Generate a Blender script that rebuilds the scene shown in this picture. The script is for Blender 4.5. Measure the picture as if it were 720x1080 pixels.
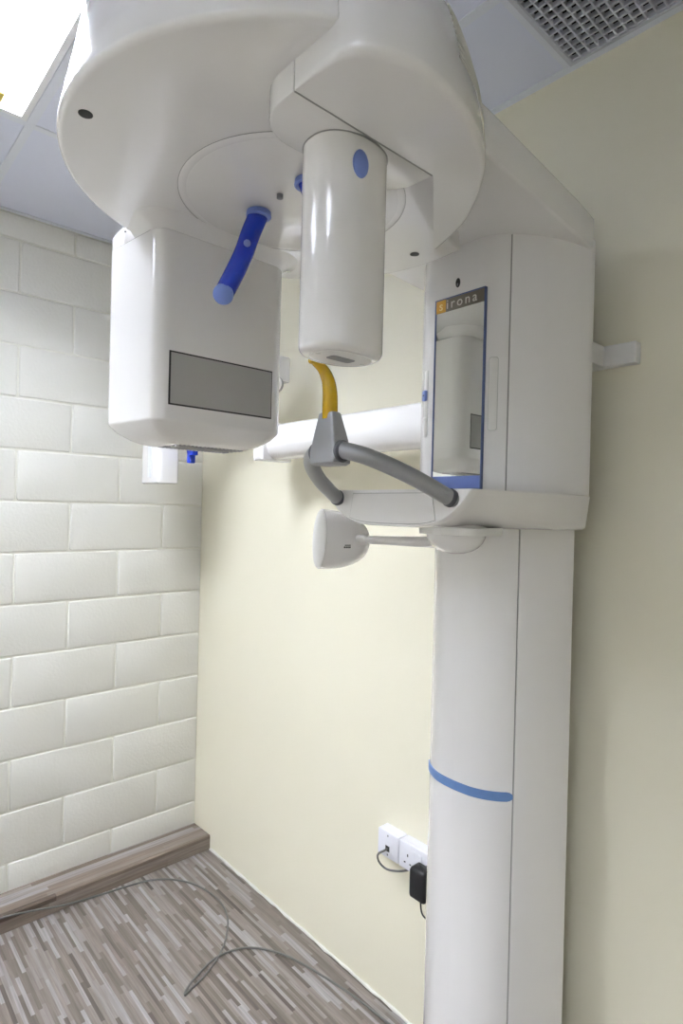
import bpy, bmesh, math, random
from mathutils import Vector, Matrix
random.seed(7)
for o in list(bpy.data.objects): bpy.data.objects.remove(o)
S = bpy.context.scene
COL = S.collection
R = math.radians

# ------------------------------------------------------------------ camera
YAW, PITCH, ROLL = R(41.8988), R(-0.2206), R(1.4051)
CAM = Vector((2.53718, -1.38913, 1.56120))
Fv = Vector((-math.cos(YAW)*math.cos(PITCH), math.sin(YAW)*math.cos(PITCH), math.sin(PITCH)))
R0 = Vector((math.sin(YAW), math.cos(YAW), 0)); U0 = R0.cross(Fv)
Rv = math.cos(ROLL)*R0 + math.sin(ROLL)*U0
Uv = -math.sin(ROLL)*R0 + math.cos(ROLL)*U0
cd = bpy.data.cameras.new('camera'); cam = bpy.data.objects.new('camera', cd); COL.objects.link(cam)
cd.sensor_fit = 'AUTO'; cd.sensor_width = 36; cd.lens = 626.457/1080*36; cd.clip_start = .02
M = Matrix.Identity(4)
for i in range(3):
    M[i][0] = Rv[i]; M[i][1] = Uv[i]; M[i][2] = -Fv[i]; M[i][3] = CAM[i]
cam.matrix_world = M
S.camera = cam

# ------------------------------------------------------------------ world, exposure
w = bpy.data.worlds.new('world'); S.world = w; w.use_nodes = True
w.node_tree.nodes['Background'].inputs[0].default_value = (.8, .85, 1, 1)
w.node_tree.nodes['Background'].inputs[1].default_value = .15
S.view_settings.view_transform = 'Standard'; S.view_settings.look = 'None'
S.view_settings.gamma = 1; S.view_settings.use_curve_mapping = False
S.view_settings.exposure = 1.6
LAMP = dict(tube=60.0, tint=(.91, .95, 1.02))      # strength of the fluorescent tubes

ROOM_X, ROOM_Y, CEIL = 3.62, -3.4, 2.661
CX, CY = 1.715, -.785            # vertical axis of the rotating unit

# ------------------------------------------------------------------ materials
def mat(name, col, rough=.5, metal=0, coat=0, bump=None, var=None, trans=0, emit=None, ior=1.45):
    m = bpy.data.materials.new(name); m.use_nodes = True
    nt = m.node_tree; b = nt.nodes['Principled BSDF']
    b.inputs['Base Color'].default_value = (*col, 1); b.inputs['Roughness'].default_value = rough
    b.inputs['Metallic'].default_value = metal; b.inputs['Coat Weight'].default_value = coat
    b.inputs['Coat Roughness'].default_value = .06
    b.inputs['Transmission Weight'].default_value = trans; b.inputs['IOR'].default_value = ior
    if emit:
        b.inputs['Emission Color'].default_value = (*emit[0], 1); b.inputs['Emission Strength'].default_value = emit[1]
    tc = nt.nodes.new('ShaderNodeTexCoord')
    geo = nt.nodes.new('ShaderNodeNewGeometry')
    if var:                        # (scale, amount): slight blotchy tone of the paint
        n = nt.nodes.new('ShaderNodeTexNoise'); n.inputs['Scale'].default_value = var[0]; n.inputs['Detail'].default_value = 4
        nt.links.new(geo.outputs['Position'], n.inputs['Vector'])
        mx = nt.nodes.new('ShaderNodeMix'); mx.data_type = 'RGBA'
        k = 1-var[1]
        mx.inputs[6].default_value = (*[c*k for c in col], 1); mx.inputs[7].default_value = (*col, 1)
        nt.links.new(n.outputs['Fac'], mx.inputs[0]); nt.links.new(mx.outputs[2], b.inputs['Base Color'])
    if bump:                       # (scale, strength, distance)
        n = nt.nodes.new('ShaderNodeTexNoise'); n.inputs['Scale'].default_value = bump[0]; n.inputs['Detail'].default_value = 5
        nt.links.new(geo.outputs['Position'], n.inputs['Vector'])
        bp = nt.nodes.new('ShaderNodeBump'); bp.inputs['Strength'].default_value = bump[1]; bp.inputs['Distance'].default_value = bump[2]
        nt.links.new(n.outputs['Fac'], bp.inputs['Height']); nt.links.new(bp.outputs['Normal'], b.inputs['Normal'])
    return m

MT = dict(
 block=mat('painted_block', (.80, .79, .735), .45, bump=(90, .35, .003), var=(6, .05)),
 mortar=mat('painted_mortar', (.80, .79, .71), .5, bump=(120, .4, .003)),
 wall=mat('cream_wall', (.85, .81, .655), .6, bump=(40, .12, .002), var=(2.5, .04)),
 wall2=mat('cream_wall_far', (.80, .78, .68), .6, bump=(40, .12, .002)),
 tile=mat('ceiling_tile', (.78, .81, .95), .75, bump=(160, .15, .001), var=(3, .03)),
 tbar=mat('ceiling_bar', (.78, .81, .90), .5, bump=(50, .05, .001)),
 white=mat('white_plastic', (.86, .845, .84), .18, coat=1.0, var=(3, .01)),
 white2=mat('white_plastic_matt', (.80, .79, .77), .42, var=(3, .01)),
 core=mat('shadow_gap_grey', (.35, .35, .34), .7),
 grille=mat('grille_grey', (.62, .62, .60), .4),
 blue=mat('royal_blue_plastic', (.002, .028, .42), .25, coat=.3, var=(20, .1)),
 pale=mat('pale_blue_rubber', (.18, .26, .62), .45, var=(20, .05)),
 strip=mat('blue_strip', (.13, .24, .50), .4, var=(20, .05)),
 frame=mat('mirror_frame_blue', (.08, .12, .27), .35),
 mirror=mat('mirror_glass', (.84, .86, .83), .015, metal=1),
 smoke=mat('smoked_window', (.42, .41, .40), .12, coat=.3),
 black=mat('black_plastic', (.012, .012, .014), .4, var=(30, .3)),
 hole=mat('dark_hole', (.03, .03, .032), .6),
 screw=mat('screw_steel', (.25, .25, .27), .35, metal=.8),
 grey=mat('grey_lacquer', (.36, .365, .38), .36, metal=.3, bump=(220, .12, .0006), var=(14, .12)),
 collar=mat('collar_grey', (.10, .105, .12), .5),
 yellow=mat('amber_plastic', (.60, .37, .002), .22, coat=.5, var=(25, .25)),
 orange=mat('orange_print', (.62, .33, .03), .4),
 taupe=mat('brown_grey_print', (.19, .165, .14), .4),
 ink=mat('white_print', (.72, .69, .64), .5),
 inky=mat('yellow_print', (.85, .72, .36), .5),
 socket=mat('socket_white', (.80, .80, .86), .3, var=(30, .02)),
 cable=mat('grey_cable', (.14, .138, .13), .5, var=(30, .1)),
 egg=mat('vent_plastic', (.60, .62, .70), .5),
 vdark=mat('duct_dark', (.035, .033, .05), .8),
 caulk=mat('white_caulk', (.78, .77, .72), .5, bump=(200, .5, .003)),
 tube=mat('fluorescent_tube', (1, 1, 1), .4, emit=(LAMP['tint'], LAMP['tube'])),
 lampw=mat('lamp_white_enamel', (.86, .87, .9), .35),
 louvre=mat('lamp_louvre', (.78, .80, .86), .25, metal=.3),
 label=mat('yellow_label', (.75, .55, .08), .5),
)

def floor_mat(name, sw, sl, axis='x', sat=1.05, val=1.2):
    """narrow printed wood strips, staggered, each with its own tone and grain"""
    m = bpy.data.materials.new(name); m.use_nodes = True; nt = m.node_tree; b = nt.nodes['Principled BSDF']
    N = nt.nodes.new; L = nt.links.new
    g = N('ShaderNodeNewGeometry'); sp = N('ShaderNodeSeparateXYZ'); L(g.outputs['Position'], sp.inputs[0])
    def mth(op, a, c=None):
        n = N('ShaderNodeMath'); n.operation = op
        for i, v in enumerate((a, c)):
            if v is None: continue
            if isinstance(v, (int, float)): n.inputs[i].default_value = v
            else: L(v, n.inputs[i])
        return n.outputs[0]
    la, ac = (sp.outputs[0], sp.outputs[1]) if axis == 'x' else (sp.outputs[1], mth('ADD', sp.outputs[0], sp.outputs[2]))
    row = mth('FLOOR', mth('DIVIDE', ac, sw))
    wn = N('ShaderNodeTexWhiteNoise'); wn.noise_dimensions = '1D'; L(row, wn.inputs['W'])
    u = mth('ADD', mth('DIVIDE', la, sl), mth('MULTIPLY', wn.outputs['Value'], 7.3))
    cell = mth('FLOOR', u)
    cb = N('ShaderNodeCombineXYZ'); L(row, cb.inputs[0]); L(cell, cb.inputs[1])
    w2 = N('ShaderNodeTexWhiteNoise'); w2.noise_dimensions = '2D'; L(cb.outputs[0], w2.inputs['Vector'])
    rp = N('ShaderNodeValToRGB'); L(w2.outputs['Value'], rp.inputs[0])
    stops = [(0, (.075, .060, .050)), (.14, (.135, .112, .095)), (.4, (.185, .157, .137)), (.62, (.22, .195, .175)), (.82, (.255, .235, .222)), (1, (.33, .315, .315))]
    el = rp.color_ramp.elements
    el[0].position, el[0].color = 0, (*stops[0][1], 1); el[1].position, el[1].color = 1, (*stops[-1][1], 1)
    for p, c in stops[1:-1]:
        e = el.new(p); e.color = (*c, 1)
    mp = N('ShaderNodeMapping'); L(g.outputs['Position'], mp.inputs[0])
    mp.inputs['Scale'].default_value = (8, 160, 160) if axis == 'x' else (160, 8, 160)
    nz = N('ShaderNodeTexNoise'); nz.inputs['Scale'].default_value = 1; nz.inputs['Detail'].default_value = 3; L(mp.outputs[0], nz.inputs['Vector'])
    mx = N('ShaderNodeMix'); mx.data_type = 'RGBA'; mx.blend_type = 'OVERLAY'; mx.inputs[0].default_value = .5
    L(rp.outputs[0], mx.inputs[6]); L(nz.outputs['Fac'], mx.inputs[7])
    hs = N('ShaderNodeHueSaturation'); hs.inputs['Saturation'].default_value = sat; hs.inputs['Value'].default_value = val; L(mx.outputs[2], hs.inputs['Color'])
    L(hs.outputs[0], b.inputs['Base Color']); b.inputs['Roughness'].default_value = .42
    bp = N('ShaderNodeBump'); bp.inputs['Strength'].default_value = .1; bp.inputs['Distance'].default_value = .001
    L(nz.outputs['Fac'], bp.inputs['Height']); L(bp.outputs['Normal'], b.inputs['Normal'])
    return m
MT['floor'] = floor_mat('strip_vinyl', .0118, .19, val=.98)
MT['skirt'] = floor_mat('wood_laminate', .022, .9, 'y', 1.5, 1.0)

# ------------------------------------------------------------------ object helpers
WORLD = {}
def thing(name, loc, label=None, cat=None, group=None, parent=None, kind=None):
    o = bpy.data.objects.new(name, None); o.empty_display_size = .05; COL.objects.link(o)
    WORLD[o] = Vector(loc)
    if parent: o.parent = parent; o.location = Vector(loc)-WORLD[parent]
    else: o.location = loc
    tag(o, label, cat, group, kind); return o
def tag(o, label=None, cat=None, group=None, kind=None):
    if label: o['label'] = label
    if cat: o['category'] = cat
    if group: o['group'] = group
    if kind: o['kind'] = kind
    return o
def link(name, me, loc, parent=None):
    o = bpy.data.objects.new(name, me); COL.objects.link(o); WORLD[o] = Vector(loc)
    if parent: o.parent = parent; o.location = Vector(loc)-WORLD[parent]
    else: o.location = loc
    return o
def mk(name, vf, m, parent=None, smooth=35, bevel=None, label=None):
    """vf: (verts in world, faces) -> one mesh object whose origin is its own centre"""
    vs, fs = vf
    lo = Vector([min(v[i] for v in vs) for i in range(3)]); hi = Vector([max(v[i] for v in vs) for i in range(3)])
    c = (lo+hi)/2
    me = bpy.data.meshes.new(name); me.from_pydata([tuple(Vector(v)-c) for v in vs], [], fs)
    bm = bmesh.new(); bm.from_mesh(me)
    bmesh.ops.remove_doubles(bm, verts=bm.verts, dist=1e-6)
    bmesh.ops.recalc_face_normals(bm, faces=bm.faces)
    if bevel:
        es = [e for e in bm.edges if len(e.link_faces) == 2 and e.calc_face_angle(0) > R(40)]
        bmesh.ops.bevel(bm, geom=es, offset=bevel, segments=2, profile=.6, affect='EDGES', clamp_overlap=True)
    bm.to_mesh(me); bm.free()
    if smooth:
        me.shade_smooth(); me.set_sharp_from_angle(angle=R(smooth))
    me.materials.append(MT[m] if isinstance(m, str) else m)
    o = link(name, me, c, parent)
    if label: o['label'] = label
    return o
def join(*vfs):
    V, F = [], []
    for v, f in vfs:
        n = len(V); V += list(v); F += [[i+n for i in q] for q in f]
    return V, F
def box(x0, x1, y0, y1, z0, z1):
    v = [(x, y, z) for z in (z0, z1) for y in (y0, y1) for x in (x0, x1)]
    return v, [(0, 2, 3, 1), (4, 5, 7, 6), (0, 1, 5, 4), (2, 6, 7, 3), (0, 4, 6, 2), (1, 3, 7, 5)]
def rings(rs, cap0=True, cap1=True, closed=True):
    n = len(rs[0]); V = [p for r in rs for p in r]; F = []
    for k in range(len(rs)-1):
        for i in range(n if closed else n-1):
            j = (i+1) % n
            F.append((k*n+i, k*n+j, (k+1)*n+j, (k+1)*n+i))
    if cap0: F.append(list(range(n))[::-1])
    if cap1: F.append([(len(rs)-1)*n+i for i in range(n)])
    return V, F
def inset(pts, d):
    """offset a counter-clockwise 2D outline inwards by d"""
    n = len(pts); out = []
    for i in range(n):
        a, b, c = Vector(pts[i-1]), Vector(pts[i]), Vector(pts[(i+1) % n])
        e1 = (b-a).normalized(); e2 = (c-b).normalized()
        n1 = Vector((-e1.y, e1.x)); n2 = Vector((-e2.y, e2.x))
        k = n1+n2; k = k/max(.45, k.length_squared/2)
        p = b+k*d; out.append((p.x, p.y))
    return out
def fil(z, r, up, n=5):
    """levels for a fillet of radius r; up: z is the bottom face, else the top face"""
    L = []
    for i in range(n+1):
        t = i/n*math.pi/2
        L.append((z+(r*(1-math.cos(t)))*(1 if up else -1), r*(1-math.sin(t))))
    return L if up else L[::-1]
def prism(outline, levels):
    rs = []
    for z, d in levels:
        o = inset(outline, d) if abs(d) > 1e-9 else outline
        rs.append([(p[0], p[1], z) for p in o])
    return rings(rs)
def cat_rom(P, n=8, closed=False):
    P = [Vector(p) for p in P]; out = []; m = len(P)
    for i in range(m if closed else m-1):
        if closed: a, b, c, d = P[i-1], P[i], P[(i+1) % m], P[(i+2) % m]
        else: a, b, c, d = P[max(i-1, 0)], P[i], P[i+1], P[min(i+2, m-1)]
        for k in range(n):
            t = k/n
            out.append(.5*((2*b)+(c-a)*t+(2*a-5*b+4*c-d)*t*t+(3*b-a-3*c+d)*t**3))
    if not closed: out.append(P[-1])
    return out
def sweep(P, rad, n=16, cap=True, flat=1.0, up=None):
    P = [Vector(p) for p in P]; rs = []; prev = None
    for i, p in enumerate(P):
        t = (P[min(i+1, len(P)-1)]-P[max(i-1, 0)]).normalized()
        if prev is None:
            a = Vector(up) if up else (Vector((0, 0, 1)) if abs(t.z) < .9 else Vector((1, 0, 0)))
        else: a = prev
        a = (a-t*a.dot(t)).normalized(); b = t.cross(a); prev = a
        r = rad[i] if isinstance(rad, (list, tuple)) else rad
        rs.append([tuple(p+a*(math.cos(2*math.pi*k/n)*r)+b*(math.sin(2*math.pi*k/n)*r*flat)) for k in range(n)])
    return rings(rs, cap, cap)
def revolve(base, axis, prof, n=32, cap0=True, cap1=True):
    """prof: (distance along axis, radius)"""
    ax = Vector(axis).normalized(); a = Vector((0, 0, 1)) if abs(ax.z) < .9 else Vector((1, 0, 0))
    a = (a-ax*a.dot(ax)).normalized(); b = ax.cross(a); rs = []
    for s, r in prof:
        c = Vector(base)+ax*s
        rs.append([tuple(c+a*(math.cos(2*math.pi*k/n)*r)+b*(math.sin(2*math.pi*k/n)*r)) for k in range(n)])
    return rings(rs, cap0, cap1)
def rrect(x0, x1, y0, y1, r, n=6):
    P = []
    for cx, cy, a in ((x1-r, y0+r, -90), (x1-r, y1-r, 0), (x0+r, y1-r, 90), (x0+r, y0+r, 180)):
        for k in range(n+1):
            t = R(a+90*k/n); P.append((cx+r*math.cos(t), cy+r*math.sin(t)))
    return P
def sup(cx, cy, a, b, p=2.0, n=48):
    P = []
    for k in range(n):
        t = 2*math.pi*k/n; c, s = math.cos(t), math.sin(t)
        P.append((cx+a*math.copysign(abs(c)**(2/p), c), cy+b*math.copysign(abs(s)**(2/p), s)))
    return P
def poly_plate(pts3, nrm, th):
    """a flat plate: 3D polygon extruded along nrm"""
    nv = Vector(nrm)*th
    return rings([[tuple(p) for p in pts3], [tuple(Vector(p)+nv) for p in pts3]])
def lettering(name, body, size, mtx, m, parent, ext=.0004, spacing=1.0):
    cu = bpy.data.curves.new(name, 'FONT'); cu.body = body; cu.size = size; cu.extrude = ext
    cu.align_x = 'LEFT'; cu.space_character = spacing
    o = bpy.data.objects.new(name, cu); COL.objects.link(o)
    dg = bpy.context.evaluated_depsgraph_get(); me = bpy.data.meshes.new_from_object(o.evaluated_get(dg))
    bpy.data.objects.remove(o); me.materials.clear(); me.materials.append(MT[m])
    vs = [tuple(mtx @ v.co) for v in me.vertices]; fs = [tuple(p.vertices) for p in me.polygons]
    return mk(name, (vs, fs), m, parent, smooth=None), vs

# ================================================================== THE ROOM
tag(mk('floor', box(-.1, ROOM_X, ROOM_Y, .1, -.06, 0), 'floor', smooth=None),
    'grey brown vinyl floor printed with narrow wooden strips', 'floor', kind='structure')
tag(mk('wall_back', box(-.1, ROOM_X, 0, .1, 0, CEIL+.25), 'wall', smooth=None),
    'smooth cream painted wall behind the x-ray machine', 'wall', kind='structure')
tag(mk('wall_right', box(ROOM_X, ROOM_X+.1, ROOM_Y, .1, 0, CEIL+.25), 'wall2', smooth=None),
    'plain cream wall on the right, out of view', 'wall', kind='structure')
tag(mk('wall_front', box(-.1, ROOM_X, ROOM_Y-.1, ROOM_Y, 0, CEIL+.25), 'wall2', smooth=None),
    'plain cream wall behind the camera', 'wall', kind='structure')
# painted block wall: recessed mortar slab, every block its own piece
wl = tag(mk('wall_left', box(-.10, -.0045, ROOM_Y, 0, 0, CEIL+.02), 'mortar', smooth=None),
         'off-white painted concrete block wall on the left', 'wall', kind='structure')
block_mesh = {}
def block(y0, y1, z0, z1):
    key = (round(y1-y0, 3), round(z1-z0, 3), random.randrange(4))
    hy, hz = key[0]/2, key[1]/2
    if key not in block_mesh:
        c = .0045; rs = []
        n = rrect(-hy, hy, -hz, hz, .007, 2)
        j = [(random.uniform(-.0012, .0012), random.uniform(-.0012, .0012)) for _ in n]
        n = [(p[0]+q[0], p[1]+q[1]) for p, q in zip(n, j)]
        rs = [[(-.012, p[0], p[1]) for p in n], [(-.0035, p[0], p[1]) for p in n],
              [(-.0008, p[0], p[1]) for p in inset(n, .002)], [(0, p[0], p[1]) for p in inset(n, c)]]
        v, f = rings(rs, cap0=False)
        me = bpy.data.meshes.new('block'); me.from_pydata(v, [], f)
        me.shade_smooth(); me.set_sharp_from_angle(angle=R(50)); me.materials.append(MT['block'])
        block_mesh[key] = me
    o = link('block', block_mesh[key], (random.uniform(-.0006, .0004), (y0+y1)/2, (z0+z1)/2), wl)
G = .0034
for m in range(-7, 7):
    z0, z1 = 1.364+.2*m, 1.364+.2*(m+1)
    z0, z1 = max(z0, 0)+G, min(z1, CEIL)-G
    d = .397 if m % 2 else .197
    js = [0.0]
    while d < -ROOM_Y: js.append(d); d += .4
    js.append(-ROOM_Y)
    for a, b in zip(js, js[1:]):
        if b-a > .03: block(-b+G, -a-(G if a else .002), z0, z1)
# skirting: a boxed-in strip of wood laminate along the block wall
sk = [(0, 0), (.0, .058), (.146, .064), (.150, .060), (.150, 0)]
tag(mk('trim_1', rings([[(x*(1 if y > -.1 else 1.12), y, z) for x, z in sk] for y in (-.003, ROOM_Y+.004)]), 'skirt', smooth=None),
    'boxed wood laminate skirting along the foot of the block wall', 'skirting', kind='structure')
pts = [(x, -.003+.0012*math.sin(x*31)+.001*math.sin(x*77), .003) for x in [.155+i*.03 for i in range(115)]]
tag(mk('trim_2', sweep(pts, [.0052+.0012*math.sin(i*1.7) for i in range(len(pts))], 8), 'caulk'),
    'thin white sealant bead where cream wall meets floor', 'trim', kind='structure')

# ceiling: slab above, bars of the suspended grid, lay-in tiles
GX = [0, .618, 1.212, 1.806, 2.40, 2.994, ROOM_X]
GY = [0, -.312, -.925, -1.537, -2.15, -2.762, ROOM_Y]
ce = tag(mk('ceiling', box(-.1, ROOM_X, ROOM_Y, .1, CEIL+.2, CEIL+.26), 'tile', smooth=None),
         'pale blue-grey suspended tile ceiling', 'ceiling', kind='structure')
LAMPS = {(1, 2), (4, 4), (1, 4)}
VENT = (3, 0)
tiles = {}
for i in range(6):
    for j in range(6):
        if (i, j) in LAMPS or (i, j) == VENT: continue
        x0, x1, y1, y0 = GX[i], GX[i+1], GY[j], GY[j+1]
        key = (round(x1-x0, 3), round(y1-y0, 3))
        if key not in tiles:
            hx, hy = key[0]/2-.004, key[1]/2-.004
            v, f = prism(rrect(-hx, hx, -hy, hy, .001, 1), [(.004, .002), (.006, 0), (.016, 0)])
            me = bpy.data.meshes.new('tile'); me.from_pydata(v, [], f); me.materials.append(MT['tile']); tiles[key] = me
        link('tile', tiles[key], ((x0+x1)/2, (y0+y1)/2, CEIL-.002), ce)
for x in GX[1:-1]:
    mk('grid_bar', box(x-.012, x+.012, ROOM_Y, 0, CEIL-.0015, CEIL+.001), 'tbar', ce, smooth=None)
for k, y in enumerate(GY[1:-1]):
    for i in range(6):
        mk('grid_bar', box(GX[i]+.0125, GX[i+1]-.0125, y-.012, y+.012, CEIL-.0013, CEIL+.001), 'tbar', ce, smooth=None)
for b in (box(0, ROOM_X, -.022, 0, CEIL-.002, CEIL+.001), box(0, .022, ROOM_Y, -.022, CEIL-.002, CEIL+.001)):
    mk('wall_angle', b, 'tbar', ce, smooth=None)

# ------------------------------------------------------------------ recessed fluorescent lamps
def troffer(i, j, label):
    x0, x1, y1, y0 = GX[i]+.014, GX[i+1]-.014, GY[j]-.014, GY[j+1]+.014
    t = thing('ceiling_lamp', ((x0+x1)/2, (y0+y1)/2, CEIL), label, 'ceiling lamp', 'recessed fluorescent ceiling lamps')
    h = CEIL+.085
    mk('housing', join(box(x0, x1, y0, y1, h, h+.004), box(x0, x0+.004, y0, y1, CEIL, h), box(x1-.004, x1, y0, y1, CEIL, h),
                       box(x0, x1, y0, y0+.004, CEIL, h), box(x0, x1, y1-.004, y1, CEIL, h)), 'lampw', t, smooth=None)
    f = .016
    mk('frame', join(box(x0, x1, y0, y0+f, CEIL-.003, CEIL), box(x0, x1, y1-f, y1, CEIL-.003, CEIL),
                     box(x0, x0+f, y0+f, y1-f, CEIL-.003, CEIL), box(x1-f, x1, y0+f, y1-f, CEIL-.003, CEIL)), 'lampw', t, smooth=None)
    n = 4; wy = (y1-y0-.04)/n
    for k in range(n):
        yc = y0+.02+wy*(k+.5)
        mk('tube', sweep([(x0+.035, yc, CEIL+.055), (x1-.035, yc, CEIL+.055)], .013, 14), 'tube', t)
        for xe in (x0+.008, x1-.036):
            mk('lamp_socket', box(xe, xe+.028, yc-.018, yc+.018, CEIL+.036, CEIL+.075), 'lampw', t, bevel=.003)
        if k:
            yb = y0+.02+wy*k      # V-shaped reflector ridge between two tubes
            prof = [(-.014, .078), (-.010, .045), (-.004, .012), (0, .004), (.004, .012), (.010, .045), (.014, .078)]
            mk('reflector', rings([[(x, yb+a, CEIL+b) for a, b in prof] for x in (x0+.006, x1-.006)]), 'louvre', t)
    for k in range(1, 6):
        xb = x0+(x1-x0)*k/6
        prof = [(-.006, .040), (-.0012, .006), (0, .003), (.0012, .006), (.006, .040)]
        mk('louvre_blade', rings([[(xb+a, y, CEIL+b) for a, b in prof] for y in (y0+.006, y1-.006)]), 'louvre', t)
    mk('rating_label', box(x0+.030, x0+.075, y0+wy*3+.07, y0+wy*3+.105, CEIL+.0045, CEIL+.0055), 'label', t, smooth=None)
    return t
troffer(1, 2, 'lit fluorescent ceiling lamp with louvre, above the block wall beside the machine')
troffer(4, 4, 'unseen fluorescent ceiling lamp added behind the camera position to light the machine')  # added out of view so the machine's camera-side faces get light
troffer(1, 4, 'unseen fluorescent ceiling lamp added near the block wall to spread the light, far from the machine')  # out-of-view lamp added for broader light and softer shadows

# ------------------------------------------------------------------ egg-crate ceiling vent
x0, x1, y1, y0 = GX[3]+.005, GX[4]-.013, -.020, GY[1]+.013
v = thing('ceiling_vent', ((x0+x1)/2, (y0+y1)/2, CEIL), 'grey egg-crate ceiling air vent against the cream wall', 'air vent')
mk('duct', join(box(x0, x1, y0, y1, CEIL+.09, CEIL+.094), box(x0, x0+.003, y0, y1, CEIL+.001, CEIL+.09), box(x1-.003, x1, y0, y1, CEIL+.001, CEIL+.09),
                box(x0, x1, y0, y0+.003, CEIL+.001, CEIL+.09), box(x0, x1, y1-.003, y1, CEIL+.001, CEIL+.09)), 'vdark', v, smooth=None)
mk('frame', join(box(x0-.002, x0+.008, y0, y1, CEIL-.004, CEIL+.012), box(x1-.008, x1, y0, y1, CEIL-.004, CEIL+.012),
                 box(x0+.008, x1-.008, y0, y0+.008, CEIL-.004, CEIL+.012), box(x0+.008, x1-.008, y1-.008, y1, CEIL-.004, CEIL+.012)), 'egg', v, smooth=None)
P = .0215
bl = {}
k = 0
while x0+.008+P*k < x1-.008:
    x = x0+.008+P*k; k += 1
    if 'x' not in bl:
        vv, ff = box(-.0021, .0021, -(y1-y0)/2+.006, (y1-y0)/2-.006, -.006, .006)
        bl['x'] = bpy.data.meshes.new('vent_blade'); bl['x'].from_pydata(vv, [], ff); bl['x'].materials.append(MT['egg'])
    link('vent_blade', bl['x'], (x, (y0+y1)/2, CEIL+.004), v)
k = 0
while y0+.008+P*k < y1-.008:
    y = y0+.008+P*k; k += 1
    if 'y' not in bl:
        vv, ff = box(-(x1-x0)/2+.006, (x1-x0)/2-.006, -.0021, .0021, -.0055, .0055)
        bl['y'] = bpy.data.meshes.new('vent_blade'); bl['y'].from_pydata(vv, [], ff); bl['y'].materials.append(MT['egg'])
    link('vent_blade', bl['y'], ((x0+x1)/2, y, CEIL+.004), v)

# ================================================================== THE X-RAY MACHINE
mach = thing('panoramic_xray_machine', (CX, -.2, 0), 'white dental panoramic x-ray machine on a column against the cream wall', 'x-ray machine')

# ---- column -----------------------------------------------------------------
def half_to_outline(half, n=6):
    """half: (dx, y) from front centre to back right -> closed ccw outline seen from above"""
    c = cat_rom([(a, b, 0) for a, b in half], n)
    right = [(p.x, p.y) for p in c]
    left = [(-p[0], p[1]) for p in right[1:]][::-1]
    return [(CX+a, b) for a, b in left+right], right
def covers(prefix_core, core_out, open_r, z0, z1, dx_seam, back_y, parts, m='white', th=.004, topfil=.0):
    """core prism plus a front cover and two side covers, split by a shadow gap at +-dx_seam"""
    core = mk(prefix_core, prism(inset(core_out, th*.8), [(z0, 0), (z1, 0)]), 'core', mach)
    def shell(poly):
        # poly: outer open polyline (absolute), offset towards the inside on the left of travel
        out = []
        for i, p in enumerate(poly):
            a = Vector(poly[max(i-1, 0)]); b = Vector(poly[min(i+1, len(poly)-1)]); t = (b-a).normalized()
            out.append((p[0]-t.y*th, p[1]+t.x*th))
        ring = list(poly)+out[::-1]
        return rings([[(p[0], p[1], z0) for p in ring], [(p[0], p[1], z1) for p in ring]])
    # dense right half polyline
    g = .0011
    fr = [p for p in open_r if p[0] < dx_seam-g]
    def at(dx):
        for a, b in zip(open_r, open_r[1:]):
            if a[0] <= dx <= b[0]:
                t = (dx-a[0])/(b[0]-a[0]+1e-12); return (dx, a[1]+(b[1]-a[1])*t)
        return open_r[-1]
    fr = fr+[at(dx_seam-g)]
    sd = [at(dx_seam+g)]+[p for p in open_r if p[0] > dx_seam+g or p[1] > at(dx_seam)[1]+.004]
    front = [(CX-a, b) for a, b in fr[::-1]]+[(CX+a, b) for a, b in fr[1:]]
    f = mk(parts[0], shell(front), m, core, smooth=40)
    r = mk(parts[1], shell([(CX+a, b) for a, b in sd]), m, core, smooth=40)
    l = mk(parts[1], shell([(CX-a, b) for a, b in sd[::-1]]), m, core, smooth=40)
    return core, f
col_half = [(0, -.288), (.05, -.282), (.095, -.257), (.127, -.217), (.151, -.170), (.168, -.125), (.175, -.10)]
col_out, col_r = half_to_outline(col_half, 8)
column, colfront = covers('column', col_out, col_r, 0, 1.56, .117, -.10, ('front_cover', 'side_cover'))
column['label'] = 'tall white rounded column'
# blue strip following the column front
def strip_on(half_r, dxmax, zc, h, off):
    pl = [p for p in half_r if p[0] < dxmax]
    pl = [(-a, b) for a, b in pl[::-1]]+pl[1:]
    out = []
    n = len(pl)
    inner, outer = [], []
    for i, p in enumerate(pl):
        a = Vector(pl[max(i-1, 0)]); b = Vector(pl[min(i+1, n-1)]); t = (b-a).normalized()
        k = min(i, n-1-i)
        hh = h*(.45 if k == 0 else .85 if k == 1 else 1)/2
        q = (CX+p[0]+t.y*off, p[1]-t.x*off)
        s = (CX+p[0]+t.y*.0002, p[1]-t.x*.0002)
        out.append([(s[0], s[1], zc-hh), (q[0], q[1], zc-hh*.9), (q[0], q[1], zc+hh*.9), (s[0], s[1], zc+hh)])
    return rings(out)
mk('accent_strip', strip_on(col_r, .119, .942, .021, .0025), 'strip', column, label='blue accent strip')

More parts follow.
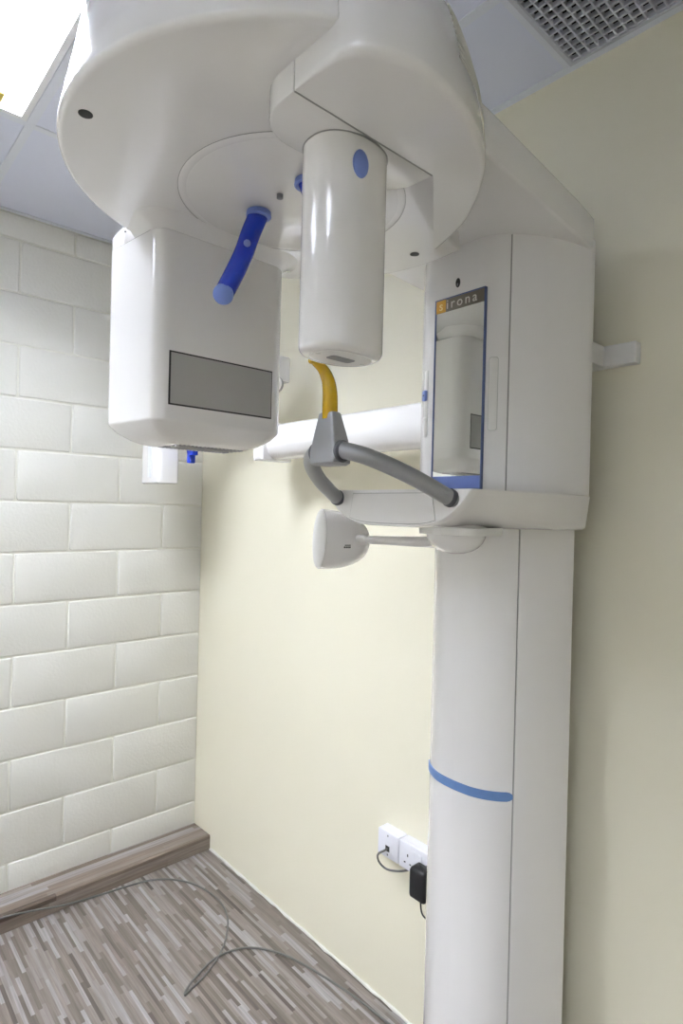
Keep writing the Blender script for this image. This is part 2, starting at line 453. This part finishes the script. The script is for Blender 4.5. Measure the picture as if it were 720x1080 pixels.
# ---- lift carriage with mirror ----------------------------------------------
car_half = [(0, -.3195), (.04, -.3195), (.072, -.317), (.112, -.298), (.158, -.250), (.192, -.188), (.209, -.135), (.212, -.112)]
car_out, car_r = half_to_outline(car_half, 8)
carriage, carfront = covers('carriage', car_out, car_r, 1.605, 2.165, .118, -.07, ('front_cover', 'side_cover'))
carriage['label'] = 'white lift carriage with mirror'
YM = -.3205
mx0, mx1, mz0, mz1 = 1.655, 1.791, 1.612, 2.0455
mk('mirror_frame', join(box(mx0, mx0+.0024, YM-.003, YM+.012, mz0, mz1), box(mx1-.0024, mx1, YM-.003, YM+.012, mz0, mz1),
                        box(mx0, mx1, YM-.003, YM+.012, mz1-.0025, mz1), box(mx0, mx1, YM-.003, YM+.012, mz0, mz0+.003)), 'frame', carriage, smooth=None, label='thin blue mirror frame')
mk('mirror', box(mx0+.0022, mx1-.0022, YM-.0012, YM+.010, 1.642, 2.0145), 'mirror', carriage, smooth=None, label='tall narrow mirror')
mk('mirror_base_strip', box(mx0+.003, mx1-.003, YM-.0016, YM+.010, mz0+.002, 1.642), 'pale', carriage, smooth=None, label='blue band at the foot of the mirror')
bl_ = mk('brand_label', box(mx0+.003, mx1-.003, YM-.0016, YM+.010, 2.0145, mz1-.002), 'taupe', carriage, smooth=None, label='brown grey name band above the mirror')
mk('orange_field', box(mx0+.0031, mx0+.0295, YM-.0022, YM-.0010, 2.0147, mz1-.0022), 'orange', carriage, smooth=None)
def text_front(body, x, z, size, m, width):
    mtx = Matrix(((1, 0, 0, x), (0, 0, -1, YM-.0026), (0, 1, 0, z), (0, 0, 0, 1)))
    return lettering('lettering', body, size, mtx, m, carriage, .0003, 1.35)
text_front('s', mx0+.011, 2.0205, .030, 'inky', 0)
text_front('irona', mx0+.0315, 2.0205, .030, 'ink', 0)
# sensor eye, slider recesses
xe, ye = 1.715, -.3195
mk('keyhole', rings([[(xe+math.cos(k*math.pi/12)*.0062*q, yy, 2.0735+math.sin(k*math.pi/12)*.0105*q) for k in range(24)] for yy, q in ((ye+.004, 1), (ye-.0005, 1), (ye-.0012, .85))]), 'hole', carriage)
mk('key_slot', box(xe-.0015, xe+.0015, ye-.0018, ye, 2.066, 2.072), 'screw', carriage, smooth=None)
def on_half(dx):
    for a, b in zip(car_r, car_r[1:]):
        if a[0] <= dx <= b[0]:
            t = (dx-a[0])/(b[0]-a[0]); p = (dx, a[1]+(b[1]-a[1])*t)
            tv = Vector((b[0]-a[0], b[1]-a[1])).normalized(); return p, tv
def pad_on(name, sgn, dx, w_, z0, z1, out, m, r=.004, sink=.004, parent=None, label=None):
    (px, py), tv = on_half(dx); t = Vector((sgn*tv.x, tv.y, 0)); nrm = Vector((sgn*tv.y, -tv.x, 0))
    o = Vector((CX+sgn*px, py, 0)); P2 = rrect(-w_/2, w_/2, z0, z1, r, 4)
    a = [tuple(o+t*p[0]-nrm*sink+Vector((0, 0, p[1]))) for p in P2]
    b = [tuple(o+t*p[0]+nrm*out+Vector((0, 0, p[1]))) for p in P2]
    c = [tuple(o+t*p[0]+nrm*(out+.0006)+Vector((0, 0, p[1]))) for p in inset(P2, .0012)]
    return mk(name, rings([a, b, c]), m, parent or carriage, smooth=40, label=label)
pad_on('slider_track', 1, .092, .018, 1.738, 1.893, .0006, 'white2', .0055)
pad_on('slider_rim', 1, .092, .0205, 1.7365, 1.8945, .0002, 'grille', .0062)
pad_on('slider_track', -1, .092, .018, 1.738, 1.893, .0006, 'white2', .0055)
pad_on('slider_rim', -1, .092, .0205, 1.7365, 1.8945, .0002, 'grille', .0062)
pad_on('slider_knob', -1, .092, .017, 1.822, 1.846, .006, 'pale', .003, label='small blue slider knob')
pad_on('slider_mark', -1, .092, .005, 1.833, 1.836, .0072, 'hole', .001)
pad_on('slider_stop', -1, .092, .020, 1.776, 1.784, .002, 'white2', .002)

# ---- upper support arm -------------------------------------------------------
def armsec(y, hw, zb, zt, r=.012):
    P2 = rrect(CX-hw, CX+hw, zb, zt, r, 4)
    return [(p[0], y, p[1]) for p in P2]
arm = mk('support_arm', rings([armsec(-.122, .212, 2.141, 2.213, .006), armsec(-.20, .217, 2.146, 2.221, .006),
                               armsec(-.53, .226, 2.169, 2.249, .006), armsec(-.62, .226, 2.175, 2.256, .006)]), 'white', mach, smooth=40, label='white overhead arm')

# ---- rotating unit -----------------------------------------------------------
RD = .369
DX, DY = 1.730, -.781     # centre of the round housing
housing_out = [(DX+RD*math.cos(R(a)), DY+RD*math.sin(R(a))) for a in range(80, 332, 3)]
housing_out += [(CX+.30, CY-.12), (CX+.30, CY+.05), (CX+.10, CY+.262)]
ZB = 2.089
lv = fil(ZB, .009, True, 5)+[(ZB+.05, .008), (ZB+.10, .018), (ZB+.15, .027), (ZB+.185, .036), (ZB+.205, .05), (ZB+.215, .08)]
def clampin(outline, levels):
    """radial inset about the axis (keeps a concave outline tidy)"""
    rs = []
    for z, d in levels:
        rs.append([(CX+(p[0]-CX)*(1-d/RD), CY+(p[1]-CY)*(1-d/RD), z) for p in outline])
    return rings(rs)
housing = mk('rotor_housing', clampin(housing_out, lv), 'white', mach, smooth=45, label='large round white rotating housing overhead')
# centre plate with its grooves
PX, PY = 1.709, -.775
def ring_plate(z, r0, r1, th, n=72):
    rs = []
    for r, zz in ((r0, z), (r1, z), (r1, z+th), (r0, z+th), (r0, z)):
        rs.append([(PX+r*math.cos(2*math.pi*k/n), PY+r*math.sin(2*math.pi*k/n), zz) for k in range(n)])
    return rings(rs, False, False)
mk('groove_ring', ring_plate(ZB-.0012, .1795, .1803, .003), 'core', housing)
mk('bearing_ring', revolve((PX, PY, ZB+.004), (0, 0, -1), [(0, .192), (.0042, .192), (.0052, .190), (.0056, .1805)], 72), 'white', housing)
mk('groove_ring', ring_plate(ZB-.0006, .1922, .1931, .003), 'core', housing)
mk('center_plate', revolve((PX, PY, ZB+.004), (0, 0, -1), [(0, .1793), (.0056, .1793), (.0062, .177)], 72), 'white', housing)
for dx, dy, r in ((-.019, -.333, .0095), (.005, .313, .0095)):
    mk('screw_hole', revolve((CX+dx, CY+dy, ZB+.002), (0, 0, -1), [(0, r), (.0026, r), (.003, r*.8)], 20), 'hole', housing)
mk('screw', revolve((CX+.003, CY-.025, ZB-.003), (0, 0, -1), [(0, .0055), (.0062, .0055), (.0072, .004)], 16), 'screw', housing)
mk('screw', revolve((CX+.075, CY+.012, ZB-.003), (0, 0, -1), [(0, .0055), (.0062, .0055), (.0072, .004)], 16), 'screw', housing)

# sensor side: lower cover with a ribbed vent, the mount, the hanging sensor housing
ZL = 2.052
cov = cat_rom([(.330, -.187, 0), (.356, -.170, 0), (.374, -.137, 0), (.383, -.097, 0), (.377, -.03, 0), (.357, .035, 0), (.332, .088, 0),
               (.303, .128, 0), (.256, .176, 0), (.193, .226, 0), (.104, .268, 0)], 5)
cov_out = [(CX+.2565, CY-.187)]+[(CX+p.x, CY+p.y) for p in cov]+[(CX+.2565, CY+.068)]
def cov_levels():
    L = fil(ZL, .011, True, 5)+[(ZL+.05, .003), (ZL+.09, .011), (ZL+.13, .023), (ZL+.165, .037), (ZL+.185, .055), (ZL+.195, .085)]
    return L
rs = []
for z, d in cov_levels():
    o2 = []
    for i, p in enumerate(cov_out):
        rx, ry = p[0]-CX, p[1]-CY; L_ = math.hypot(rx, ry)
        if i in (0, len(cov_out)-1): o2.append((p[0], p[1], z if z > ZL+.0 else z)); continue
        o2.append((p[0]-rx/L_*d, p[1]-ry/L_*d, z))
    rs.append(o2)
cover = mk('sensor_cover', rings(rs), 'white', mach, smooth=45, label='white cover of the sensor side')
mk('cover_seam', box(CX+.2545, CX+.2568, CY-.186, CY+.066, ZL-.0004, ZL+.02), 'core', cover, smooth=None)
mount_out = rrect(CX+.165, CX+.2545, CY-.187, CY+.068, .046, 8)
mount_out = [(min(p[0], CX+.2543), p[1]) for p in mount_out]
mo = []
mo = [(CX+.2543, CY-.187), (CX+.2543, CY+.068)]+[p for p in rrect(CX+.163, CX+.34, CY-.187, CY+.068, .06, 8) if p[0] < CX+.25 and True]
ang = sorted(mo, key=lambda p: math.atan2(p[1]-(CY-.06), p[0]-(CX+.21)))
mk('sensor_mount', prism(ang, [(ZL, .004), (ZL+.0015, .001), (ZL+.004, 0), (ZB+.02, 0)]), 'white', cover, smooth=40)
def lerp_tab(tab, z):
    for (a, p), (b, q) in zip(tab, tab[1:]):
        if a <= z <= b: return p+(q-p)*(z-a)/(b-a)
    return tab[-1][1]
for k in range(9):          # ribs of the vent on the right flank of the cover
    z = ZL+.062+k*.0095
    pts = []
    for t in range(9):
        an = R(-4+t*3.2)
        near = sorted(cov_out[1:-1], key=lambda p: abs(math.atan2(p[1]-CY, p[0]-CX)-an))[:2]
        (a1, r1), (a2, r2) = [(math.atan2(p[1]-CY, p[0]-CX), math.hypot(p[0]-CX, p[1]-CY)) for p in near]
        rr = r1+(r2-r1)*(an-a1)/(a2-a1)-lerp_tab(cov_levels(), z)-.0004
        pts.append((CX+rr*math.cos(an), CY+rr*math.sin(an), z))
    mk('vent_rib', sweep(pts, .0024, 8), 'grille', cover)
sx, sy = CX+.203, CY-.057
sens_out = sup(sx, sy, .049, .0615, 2.25, 56)
ZS = 1.771
sensor = mk('sensor_housing', prism(sens_out, fil(ZS, .011, True, 5)+[(ZL+.002, 0)]), 'white', mach, smooth=40, label='white oval sensor housing hanging down')
mk('gap_ring', prism(inset(sens_out, -.0012), [(ZL-.0012, 0), (ZL+.001, 0)]), 'core', sensor)
mk('sensor_base_plate', prism(inset(sens_out, .014), [(ZS-.0006, .001), (ZS+.002, 0)]), 'white2', sensor)
mk('base_recess', prism(rrect(sx-.010, sx+.010, sy-.022, sy+.022, .006, 4), [(ZS-.0014, .001), (ZS+.001, 0)]), 'screw', sensor)
for dy in (-.041, .041):
    mk('screw', revolve((sx, sy+dy, ZS), (0, 0, -1), [(0, .0035), (.0010, .0035), (.0013, .003)], 14), 'grille', sensor)
# pale blue oval touch spot high on the sensor housing
na = R(-9); nx, ny = math.cos(na), math.sin(na)
def sens_pt(tt):           # point of the sensor outline at angle
    k = min(sens_out, key=lambda p: abs(math.atan2((p[1]-sy), (p[0]-sx))-tt)); return Vector((k[0], k[1], 0))
pc = sens_pt(R(-16)); nrm = Vector((math.cos(R(-12)), math.sin(R(-12)), 0)); tng = Vector((-nrm.y, nrm.x, 0))
el = [(math.cos(2*math.pi*k/28)*.0118, math.sin(2*math.pi*k/28)*.0185) for k in range(28)]
mk('touch_spot', rings([[tuple(pc+tng*a*s+Vector((0, 0, 2.0145+b*s))+nrm*d) for a, b in el] for s, d in ((1, -.006), (1, .0012), (.92, .0020))]), 'pale', sensor, label='pale blue oval spot')

# tube head
hx0, hx1, hy0, hy1 = CX-.400, CX-.2085, CY-.158, CY+.156
def rpoly(C_, n=8):
    """counter-clockwise polygon with rounded corners: (x, y, radius)"""
    P = []
    m = len(C_)
    for i in range(m):
        a, b, c = [Vector(C_[k % m][:2]) for k in (i-1, i, i+1)]; r = C_[i][2]
        u, v_ = (a-b).normalized(), (c-b).normalized(); h = u.angle(v_)/2
        o = b+(u+v_).normalized()*(r/math.sin(h)); p0 = b+u*(r/math.tan(h)); p1 = b+v_*(r/math.tan(h))
        t0 = math.atan2(p0.y-o.y, p0.x-o.x); t1 = math.atan2(p1.y-o.y, p1.x-o.x)
        while t1 < t0: t1 += 2*math.pi
        for k in range(n+1):
            t = t0+(t1-t0)*k/n; P.append((o.x+r*math.cos(t), o.y+r*math.sin(t)))
    return P
def head_outline():
    return rpoly([(hx1, CY-.139, .030), (hx1, hy1, .040), (hx0, hy1-.01, .03), (hx0, CY-.162, .022)])
ho = head_outline()
zb = 1.680
hl = [(zb, .074), (zb+.002, .060), (zb+.010, .038), (zb+.024, .015), (zb+.038, .0018), (zb+.041, .0003), (zb+.044, 0), (ZB-.045, 0), (ZB-.021, 0)]
hfl = [(ZB-.0205, 0), (ZB-.017, -.003), (ZB-.010, -.012), (ZB-.003, -.024), (ZB+.0015, -.040)]
hmx, hmy = (hx0+hx1)/2, (hy0+hy1)/2
head = mk('tube_head', rings([[(hmx+(p[0]-hmx)*(1-d/((hx1-hx0)/2)*.75), hmy+(p[1]-hmy)*(1-d/((hy1-hy0)/2)), z) for p in ho] for z, d in hl]), 'white', mach, smooth=27, label='boxy white tube head hanging on the left')
mk('gap_ring', prism(inset(ho, .0004), [(ZB-.0212, 0), (ZB-.0195, 0)]), 'core', head)
def in_disc(x, y):
    d = math.hypot(x-DX, y-DY); k = min(1, (RD-.010)/d); return DX+(x-DX)*k, DY+(y-DY)*k
mk('head_flange', rings([[(*in_disc(*p), z) for p in inset(ho, d)] for z, d in hfl]), 'white', head, smooth=60)
hr = rpoly([(CX+x, CY+y, r) for x, y, r in ((-.338, -.152, .004), (-.358, -.05, .02), (-.358, .06, .02), (-.338, .141, .004), (-.399, .145, .02), (-.399, -.160, .018))], 4)
mk('head_rear_hump', prism(hr, [(ZB-.022, 0), (ZB+.006, 0), (ZB+.028, .012), (ZB+.030, .015)]), 'white', head, smooth=35)
XF = hx1
mk('beam_window_frame', box(XF-.004, XF+.0006, -.8995, -.6695, 1.7475, 1.8475), 'hole', head, smooth=None)
mk('beam_window', box(XF-.004, XF+.0012, -.896, -.6715, 1.7505, 1.8445), 'smoke', head, smooth=None, label='grey beam window')
bcx, bcy = CX-.297, CY+.003
mk('base_slot', prism(rrect(bcx-.018, bcx+.018, bcy-.060, bcy+.060, .005, 3), [(zb-.0012, .001), (zb+.002, 0)]), 'core', head)
sl = []
for dx in (-.036, -.027, .027, .036):
    for k in range(18):
        y = bcy-.075+k*.0088
        sl.append(box(bcx+dx-.0035, bcx+dx+.0035, y-.0018, y+.0018, zb-.0009, zb+.002))
for yy in (-.072, .072):
    for k in range(3):
        x = bcx-.016+k*.016
        sl.append(box(x-.003, x+.003, bcy+yy-.0025, bcy+yy+.0025, zb-.0009, zb+.002))
tag(mk('vent_slits', join(*sl), 'screw', head, smooth=None), kind='stuff')

# temple supports: curved blue bars hanging from the centre plate
def temple(top, mid, end, side):
    c = cat_rom([top, ((Vector(top)+Vector(mid))/2+Vector((-.002*side, 0, .001))), mid, ((Vector(end)+Vector(mid))/2+Vector((.002*side, 0, 0))), end], 6)
    b = mk('temple_support', sweep(c, .0180, 24, flat=.8, up=(0, 1, 0)), 'blue', mach, label='blue temple support bar')
    d = (Vector(end)-Vector(mid)).normalized()
    mk('hinge_cap', revolve(Vector(top)+Vector((0, 0, .004)), (0, 0, -1), [(0, .0215), (.008, .0225), (.010, .020)], 24), 'pale', b)
    return b, c
tA, cA = temple((1.645, -.803, 2.081), (1.628, -.822, 2.01), (1.601, -.842, 1.945), 1)
tB, cB = temple((1.785, -.803, 2.081), (1.812, -.800, 2.01), (1.850, -.792, 1.955), -1)
for b, c, s in ((tA, cA, 1), (tB, cB, -1)):
    e = c[-1]; view = Vector((.80, -.50, -.30)).normalized() if s == 1 else Vector((-.80, -.50, -.30)).normalized()
    mk('end_pad', revolve(e-view*.009+(c[-1]-c[-3]).normalized()*.005, view, [(0, .0178), (.020, .0182), (.023, .0168), (.0245, .013)], 24), 'pale', b, label='pale blue end pad')
    q = c[9]
    mk('rivet', revolve(q+view*.008, view, [(0, .0062), (.0095, .0062), (.0103, .005)], 16), 'pale', b)

# ---- chin tray ----------------------------------------------------------------
ZT = 1.6035
def traysec(y, w_, p, h, zt=ZT):
    n = 40; P = []
    for k in range(n+1):
        t = -1+2*k/n; t = math.copysign(abs(t)**.8, t)
        P.append((CX+w_*t, y, zt-h*(1-abs(t)**p)))
    P += [(CX+w_, y, zt+.0005), (CX-w_, y, zt+.0005)]
    return P
tray = mk('chin_tray', rings([traysec(-.522, .1945, 4.0, .071), traysec(-.519, .1975, 4.0, .073), traysec(-.50, .199, 4.1, .074), traysec(-.45, .203, 4.8, .0745), traysec(-.38, .207, 7.5, .075),
                              traysec(-.30, .2105, 14, .075), traysec(-.22, .212, 40, .075), traysec(-.108, .2125, 60, .075)]), 'white', mach, smooth=45, label='white chin tray below the carriage')
def zlow(x, y=-.522):
    t = abs(x-CX)/.1945; return ZT-.071*(1-t**4.0)
ax_, bx_ = CX-.118, CX+.118
pl = [(ax_+.012, ZT-.006), (bx_-.012, ZT-.006)]
pl2 = [(bx_-.012-(0)*0, ZT-.006)]
def panel(xa, xb, ins):
    P2 = [(xa+.010, ZT-.006), (xa, zlow(xa)+ins)]
    P2 += [(xa+(xb-xa)*k/14, zlow(xa+(xb-xa)*k/14)+ins) for k in range(1, 14)]
    P2 += [(xb, zlow(xb)+ins), (xb-.010, ZT-.006)]
    return P2
A = panel(ax_, bx_, .003)
mk('panel_gap', rings([[(p[0], -.521, p[1]) for p in A], [(p[0], -.5223, p[1]) for p in A]]), 'core', tray, smooth=None)
B_ = panel(ax_+.0012, bx_-.0012, .0042)
B_ = [(p[0], min(p[1], ZT-.0072)) for p in B_]
mk('front_panel', rings([[(p[0], -.521, p[1]) for p in B_], [(p[0], -.5230, p[1]) for p in B_]]), 'white', tray, smooth=None)

# handles and bite block holder
for s in (-1, 1):
    c = cat_rom([(CX+s*.018, -.686, 1.668), (CX+s*.05, -.680, 1.664), (CX+s*.088, -.655, 1.650), (CX+s*.127, -.600, 1.622), (CX+s*.152, -.532, 1.589), (CX+s*.155, -.520, 1.5865)], 8)
    n = len(c)
    hd = mk('handle', sweep(c, .0152, 20), 'grey', mach, label='grey tubular handle')
    e = c[-8]; d = (c[-1]-c[-12]).normalized()
    mk('handle_collar', revolve(Vector((CX+s*.1523, -.5305, 1.5888)), d, [(0, .0150), (.001, .0168), (.009, .0168), (.010, .0150)], 24), 'collar', hd)
def frus(zs):
    rs = []
    for z, hx, y0_, y1_ in zs:
        rs.append([(p[0], p[1], z) for p in rrect(CX-hx, CX+hx, y0_, y1_, .005, 4)])
    return rings(rs)
holder = mk('bite_holder', frus([(1.641, .027, -.700, -.664), (1.645, .033, -.705, -.660), (1.665, .034, -.705, -.660), (1.70, .028, -.701, -.667),
                                 (1.735, .0205, -.697, -.675), (1.737, .0185, -.695, -.677)]), 'grey', mach, smooth=30, label='grey tapered bite block holder')
for s in (1, -1):
    mk('holder_socket', revolve((CX+s*.030, -.684, 1.6655), (s, .12, -.06), [(0, .0200), (.006, .0200), (.0085, .0165)], 24), 'collar', holder)
cb = cat_rom([(CX, -.686, 1.725), (CX, -.686, 1.750), (CX, -.687, 1.775), (CX, -.693, 1.797), (CX, -.705, 1.813), (CX, -.722, 1.822), (CX, -.731, 1.823)], 6)
nb = len(cb)
rad = [.0135+(.0042-.0135)*min(1, max(0, (i/nb-.15)/.85))**1.5 for i in range(nb)]
bite = mk('bite_block', sweep(cb, rad, 18, flat=1.15, up=(0, 1, 0)), 'yellow', mach, label='curved yellow bite block')
mk('bite_tip', revolve((CX, -.727, 1.8228), (0, -1, .05), [(0, .0036), (.004, .0055), (.007, .0055), (.009, .004)], 14), 'yellow', bite)

# ---- control pad on its arm -----------------------------------------------------
PC = Vector((1.447, -.478, 1.4905))
nP = Vector((-.455, -.888, .05)).normalized()
PR = .0715
prof = [(-.122*math.cos(R(a))**.86, max(.001, PR*math.sin(R(a))**.86)) for a in range(0, 90, 5)]+[(0, PR)]
pad = mk('control_pad', revolve(PC, nP, prof, 44), 'white', mach, smooth=45, label='round white control pad seen from behind')
mk('pad_face', revolve(PC, nP, [(.0003, PR*.985), (.0014, PR*.985), (.003, PR*.965), (.0055, PR*.8), (.007, PR*.4), (.0075, .002)], 44), 'white2', pad)
DC = Vector((1.792, -.405, 1.528))
a0 = Vector((1.555, -.442, 1.4935)); a1 = Vector((1.765, -.405, 1.498))
mk('pad_arm', sweep(cat_rom([a0, a0.lerp(a1, .35), a0.lerp(a1, .7), a1], 6), [.0088+.0035*i/18 for i in range(19)], 18), 'white', pad)
mk('pad_boss', revolve(a0+Vector((-.014, 0, 0)), (1, .17, .02), [(0, .006), (.002, .0115), (.022, .0128), (.028, .010)], 22), 'white2', pad)
dome = mk('swivel_dome', revolve(DC, (0, 0, -1), [(-.012, .063), (.012, .063), (.0125, .060), (.018, .059), (.028, .054), (.038, .045), (.045, .034), (.050, .018), (.0515, .003)], 44), 'white', mach, smooth=30)
mk('swivel_plate', prism(rrect(DC.x-.062, DC.x+.082, DC.y-.062, DC.y+.062, .03, 6), [(DC.z-.011, .001), (DC.z-.009, 0), (DC.z+.004, 0)]), 'white2', dome)
# small black print on the pad's back
o_ = Vector((1.5290, -.4625, 1.4765)); nn = Vector((.941, -.25, -.226)).normalized()
tt = Vector((0, 0, 1)).cross(nn).normalized(); uu = nn.cross(tt)
bars = [(-.008, .007, .0022, .0042)]+[(-.0095+k*.0045, -.0062+k*.0045, -.0035, .0002) for k in range(4)]
mk('print_mark', join(*[poly_plate([o_+tt*a+uu*c-nn*.0012, o_+tt*b+uu*c-nn*.0012, o_+tt*b+uu*d-nn*.0012, o_+tt*a+uu*d-nn*.0012], nn, .0017) for a, b, c, d in bars]), 'black', pad, smooth=None, label='tiny black print')

# ---- wall bracket ----------------------------------------------------------------
brk = mk('wall_bracket', join(box(CX-.285, CX+.270, -.030, -.0005, 1.905, 1.953), box(CX-.205, CX+.200, -.12, -.030, 1.905, 1.953)), 'white2', mach, smooth=None, bevel=.003, label='white steel wall bracket')

# ---- cephalometric arm on the left -----------------------------------------------
ct = sweep([(1.60, -.15, 1.795), (1.2, -.15, 1.795), (.785, -.15, 1.795)], .064, 36, flat=.8, up=(0, 0, 1))
ceph = mk('ceph_arm', ct, 'white', mach, label='thick white side arm along the wall')
mk('ceph_end_block', prism(rrect(.748, .808, -.215, -.085, .008, 3), [(1.728, .004), (1.731, 0), (1.86, 0), (1.864, .004)]), 'white', ceph, smooth=40)
mk('ceph_post', prism(rrect(.708, .775, -.19, -.13, .010, 4), [(1.80, 0), (2.07, 0), (2.074, .004)]), 'white', ceph, smooth=40)
mk('ceph_clamp', prism(rrect(.745, .842, -.195, -.125, .010, 4), [(2.008, .002), (2.010, 0), (2.090, 0), (2.094, .004)]), 'white', ceph, smooth=40)
mk('ceph_knob_rim', revolve((.838, -.190, 1.990), (.5, -.85, 0), [(0, .0325), (.012, .0325), (.0122, .028)], 28), 'core', ceph)
mk('ceph_knob', revolve((.838, -.190, 1.990), (.5, -.85, 0), [(0, .031), (.016, .031), (.020, .027)], 28), 'white2', ceph)
mk('ceph_boom', sweep(cat_rom([(.74, -.16, 2.03), (.55, -.22, 2.03), (.38, -.32, 2.0), (.275, -.345, 1.93)], 6), .03, 16), 'white', ceph)
mk('ceph_sensor', prism(rrect(.190, .360, -.385, -.300, .016, 5), [(1.647, .005), (1.651, 0), (1.93, 0), (1.95, .01)]), 'white', ceph, smooth=40)

mk('ceph_slot', prism(rrect(.262, .288, -.3875, -.383, .002, 2), [(1.672, 0), (1.80, 0)]), 'tbar', ceph, smooth=None)
mk('ceph_ear_clip', join(box(.405, .423, -.295, -.265, 1.728, 1.80), box(.405, .453, -.295, -.270, 1.757, 1.80)), 'blue', ceph, bevel=.005, label='small royal blue clip')

mk('ear_rod', sweep(cat_rom([(.418, -.280, 1.79), (.418, -.280, 1.90), (.42, -.285, 2.01)], 6), .007, 10), 'white2', ceph)

# ================================================================== THINGS ON THE WALL AND FLOOR
def plate(x0, x1, z0, z1, d):
    P2 = rrect(x0, x1, z0, z1, .004, 3)
    lv = [(0, 0), (-d+.012, 0), (-d+.0118, .001), (-d+.009, .001), (-d+.0088, 0), (-d+.003, 0), (-d+.001, .0012), (-d, .004)]
    return rings([[(p[0], y, p[1]) for p in (inset(P2, i) if i else P2)] for y, i in lv])
t = thing('data_outlet', (1.2855, -.0003, .487), 'white square data outlet with a grey lead plugged in, left of the mains socket', 'data outlet')
mk('face_plate', plate(1.242, 1.328, .487, .567, .040), 'socket', t, smooth=30)
mk('jack', box(1.276, 1.294, -.0406, -.030, .508, .526), 'hole', t, smooth=None)
mk('jack_frame', join(box(1.271, 1.276, -.0415, -.030, .503, .531), box(1.294, 1.299, -.0415, -.030, .503, .531), box(1.276, 1.294, -.0415, -.030, .526, .531), box(1.276, 1.294, -.0415, -.030, .503, .508)), 'socket', t, smooth=None)
for z in (.556, .498):
    mk('screw', revolve((1.285, -.0395, z), (0, -1, 0), [(0, .003), (.001, .003), (.0014, .002)], 12), 'screw', t)
t = thing('mains_socket', (1.405, -.0003, .487), 'white double mains socket on the cream wall beside the column', 'socket')
mk('face_plate', plate(1.331, 1.477, .487, .567, .040), 'socket', t, smooth=30)
for xo in (1.367, 1.441):
    mk('earth_hole', box(xo-.002, xo+.002, -.0404, -.032, .528, .536), 'hole', t, smooth=None)
    for d in (-.011, .011):
        mk('pin_hole', box(xo+d-.0032, xo+d+.0032, -.0404, -.032, .507, .511), 'hole', t, smooth=None)
for xo in (1.392, 1.416):
    mk('switch', rings([[(x, y, z) for x, z in ((xo-.0065, .536), (xo+.0065, .536), (xo+.0065, .553), (xo-.0065, .553))] for y in (-.036, -.0425)]), 'socket', t, smooth=None, bevel=.0012)
t = thing('plug_adapter', (1.441, -.0405, .46), 'black plug-in power adapter on the mains socket by the column', 'power adapter')
mk('body', prism(rrect(1.412, 1.470, -.086, -.0415, .008, 4), [(.452, .007), (.455, .002), (.462, 0), (.530, 0), (.538, .004), (.541, .010)]), 'black', t, smooth=40)
mk('adapter_lead', sweep(cat_rom([(1.441, -.064, .455), (1.442, -.064, .43), (1.446, -.060, .405), (1.452, -.03, .36), (1.455, -.012, .25), (1.456, -.008, .05), (1.462, -.012, .006)], 6), .0024, 8), 'black', t)
tag(mk('patch_lead', sweep(cat_rom([(1.285, -.036, .517), (1.282, -.052, .514), (1.272, -.064, .506), (1.264, -.062, .490), (1.268, -.055, .470), (1.290, -.045, .457), (1.325, -.030, .462), (1.350, -.012, .470), (1.372, -.006, .480)], 8), .0031, 10), 'cable'),
    'short grey data lead looping below the wall outlets', 'cable')
fc = [(.165, -1.75, .067), (.160, -1.35, .068), (.158, -1.05, .069), (.160, -.86, .064), (.163, -.76, .050), (.167, -.63, .022), (.165, -.50, .0045), (.205, -.30, .0038), (.320, -.192, .0038), (.48, -.156, .0038),
      (.607, -.185, .0038), (.723, -.273, .0038), (.790, -.375, .0038), (.820, -.455, .0038), (.826, -.472, .0038), (.812, -.462, .0042), (.785, -.415, .0055), (.750, -.309, .0038), (.781, -.208, .0038), (.891, -.130, .0038), (1.083, -.080, .0038), (1.275, -.055, .0038), (1.50, -.05, .0038), (1.62, -.06, .0038)]
tag(mk('floor_cable', sweep(cat_rom(fc, 8), .0034, 10), 'cable'), 'thin grey cable looping over the skirting and across the strip floor', 'cable')
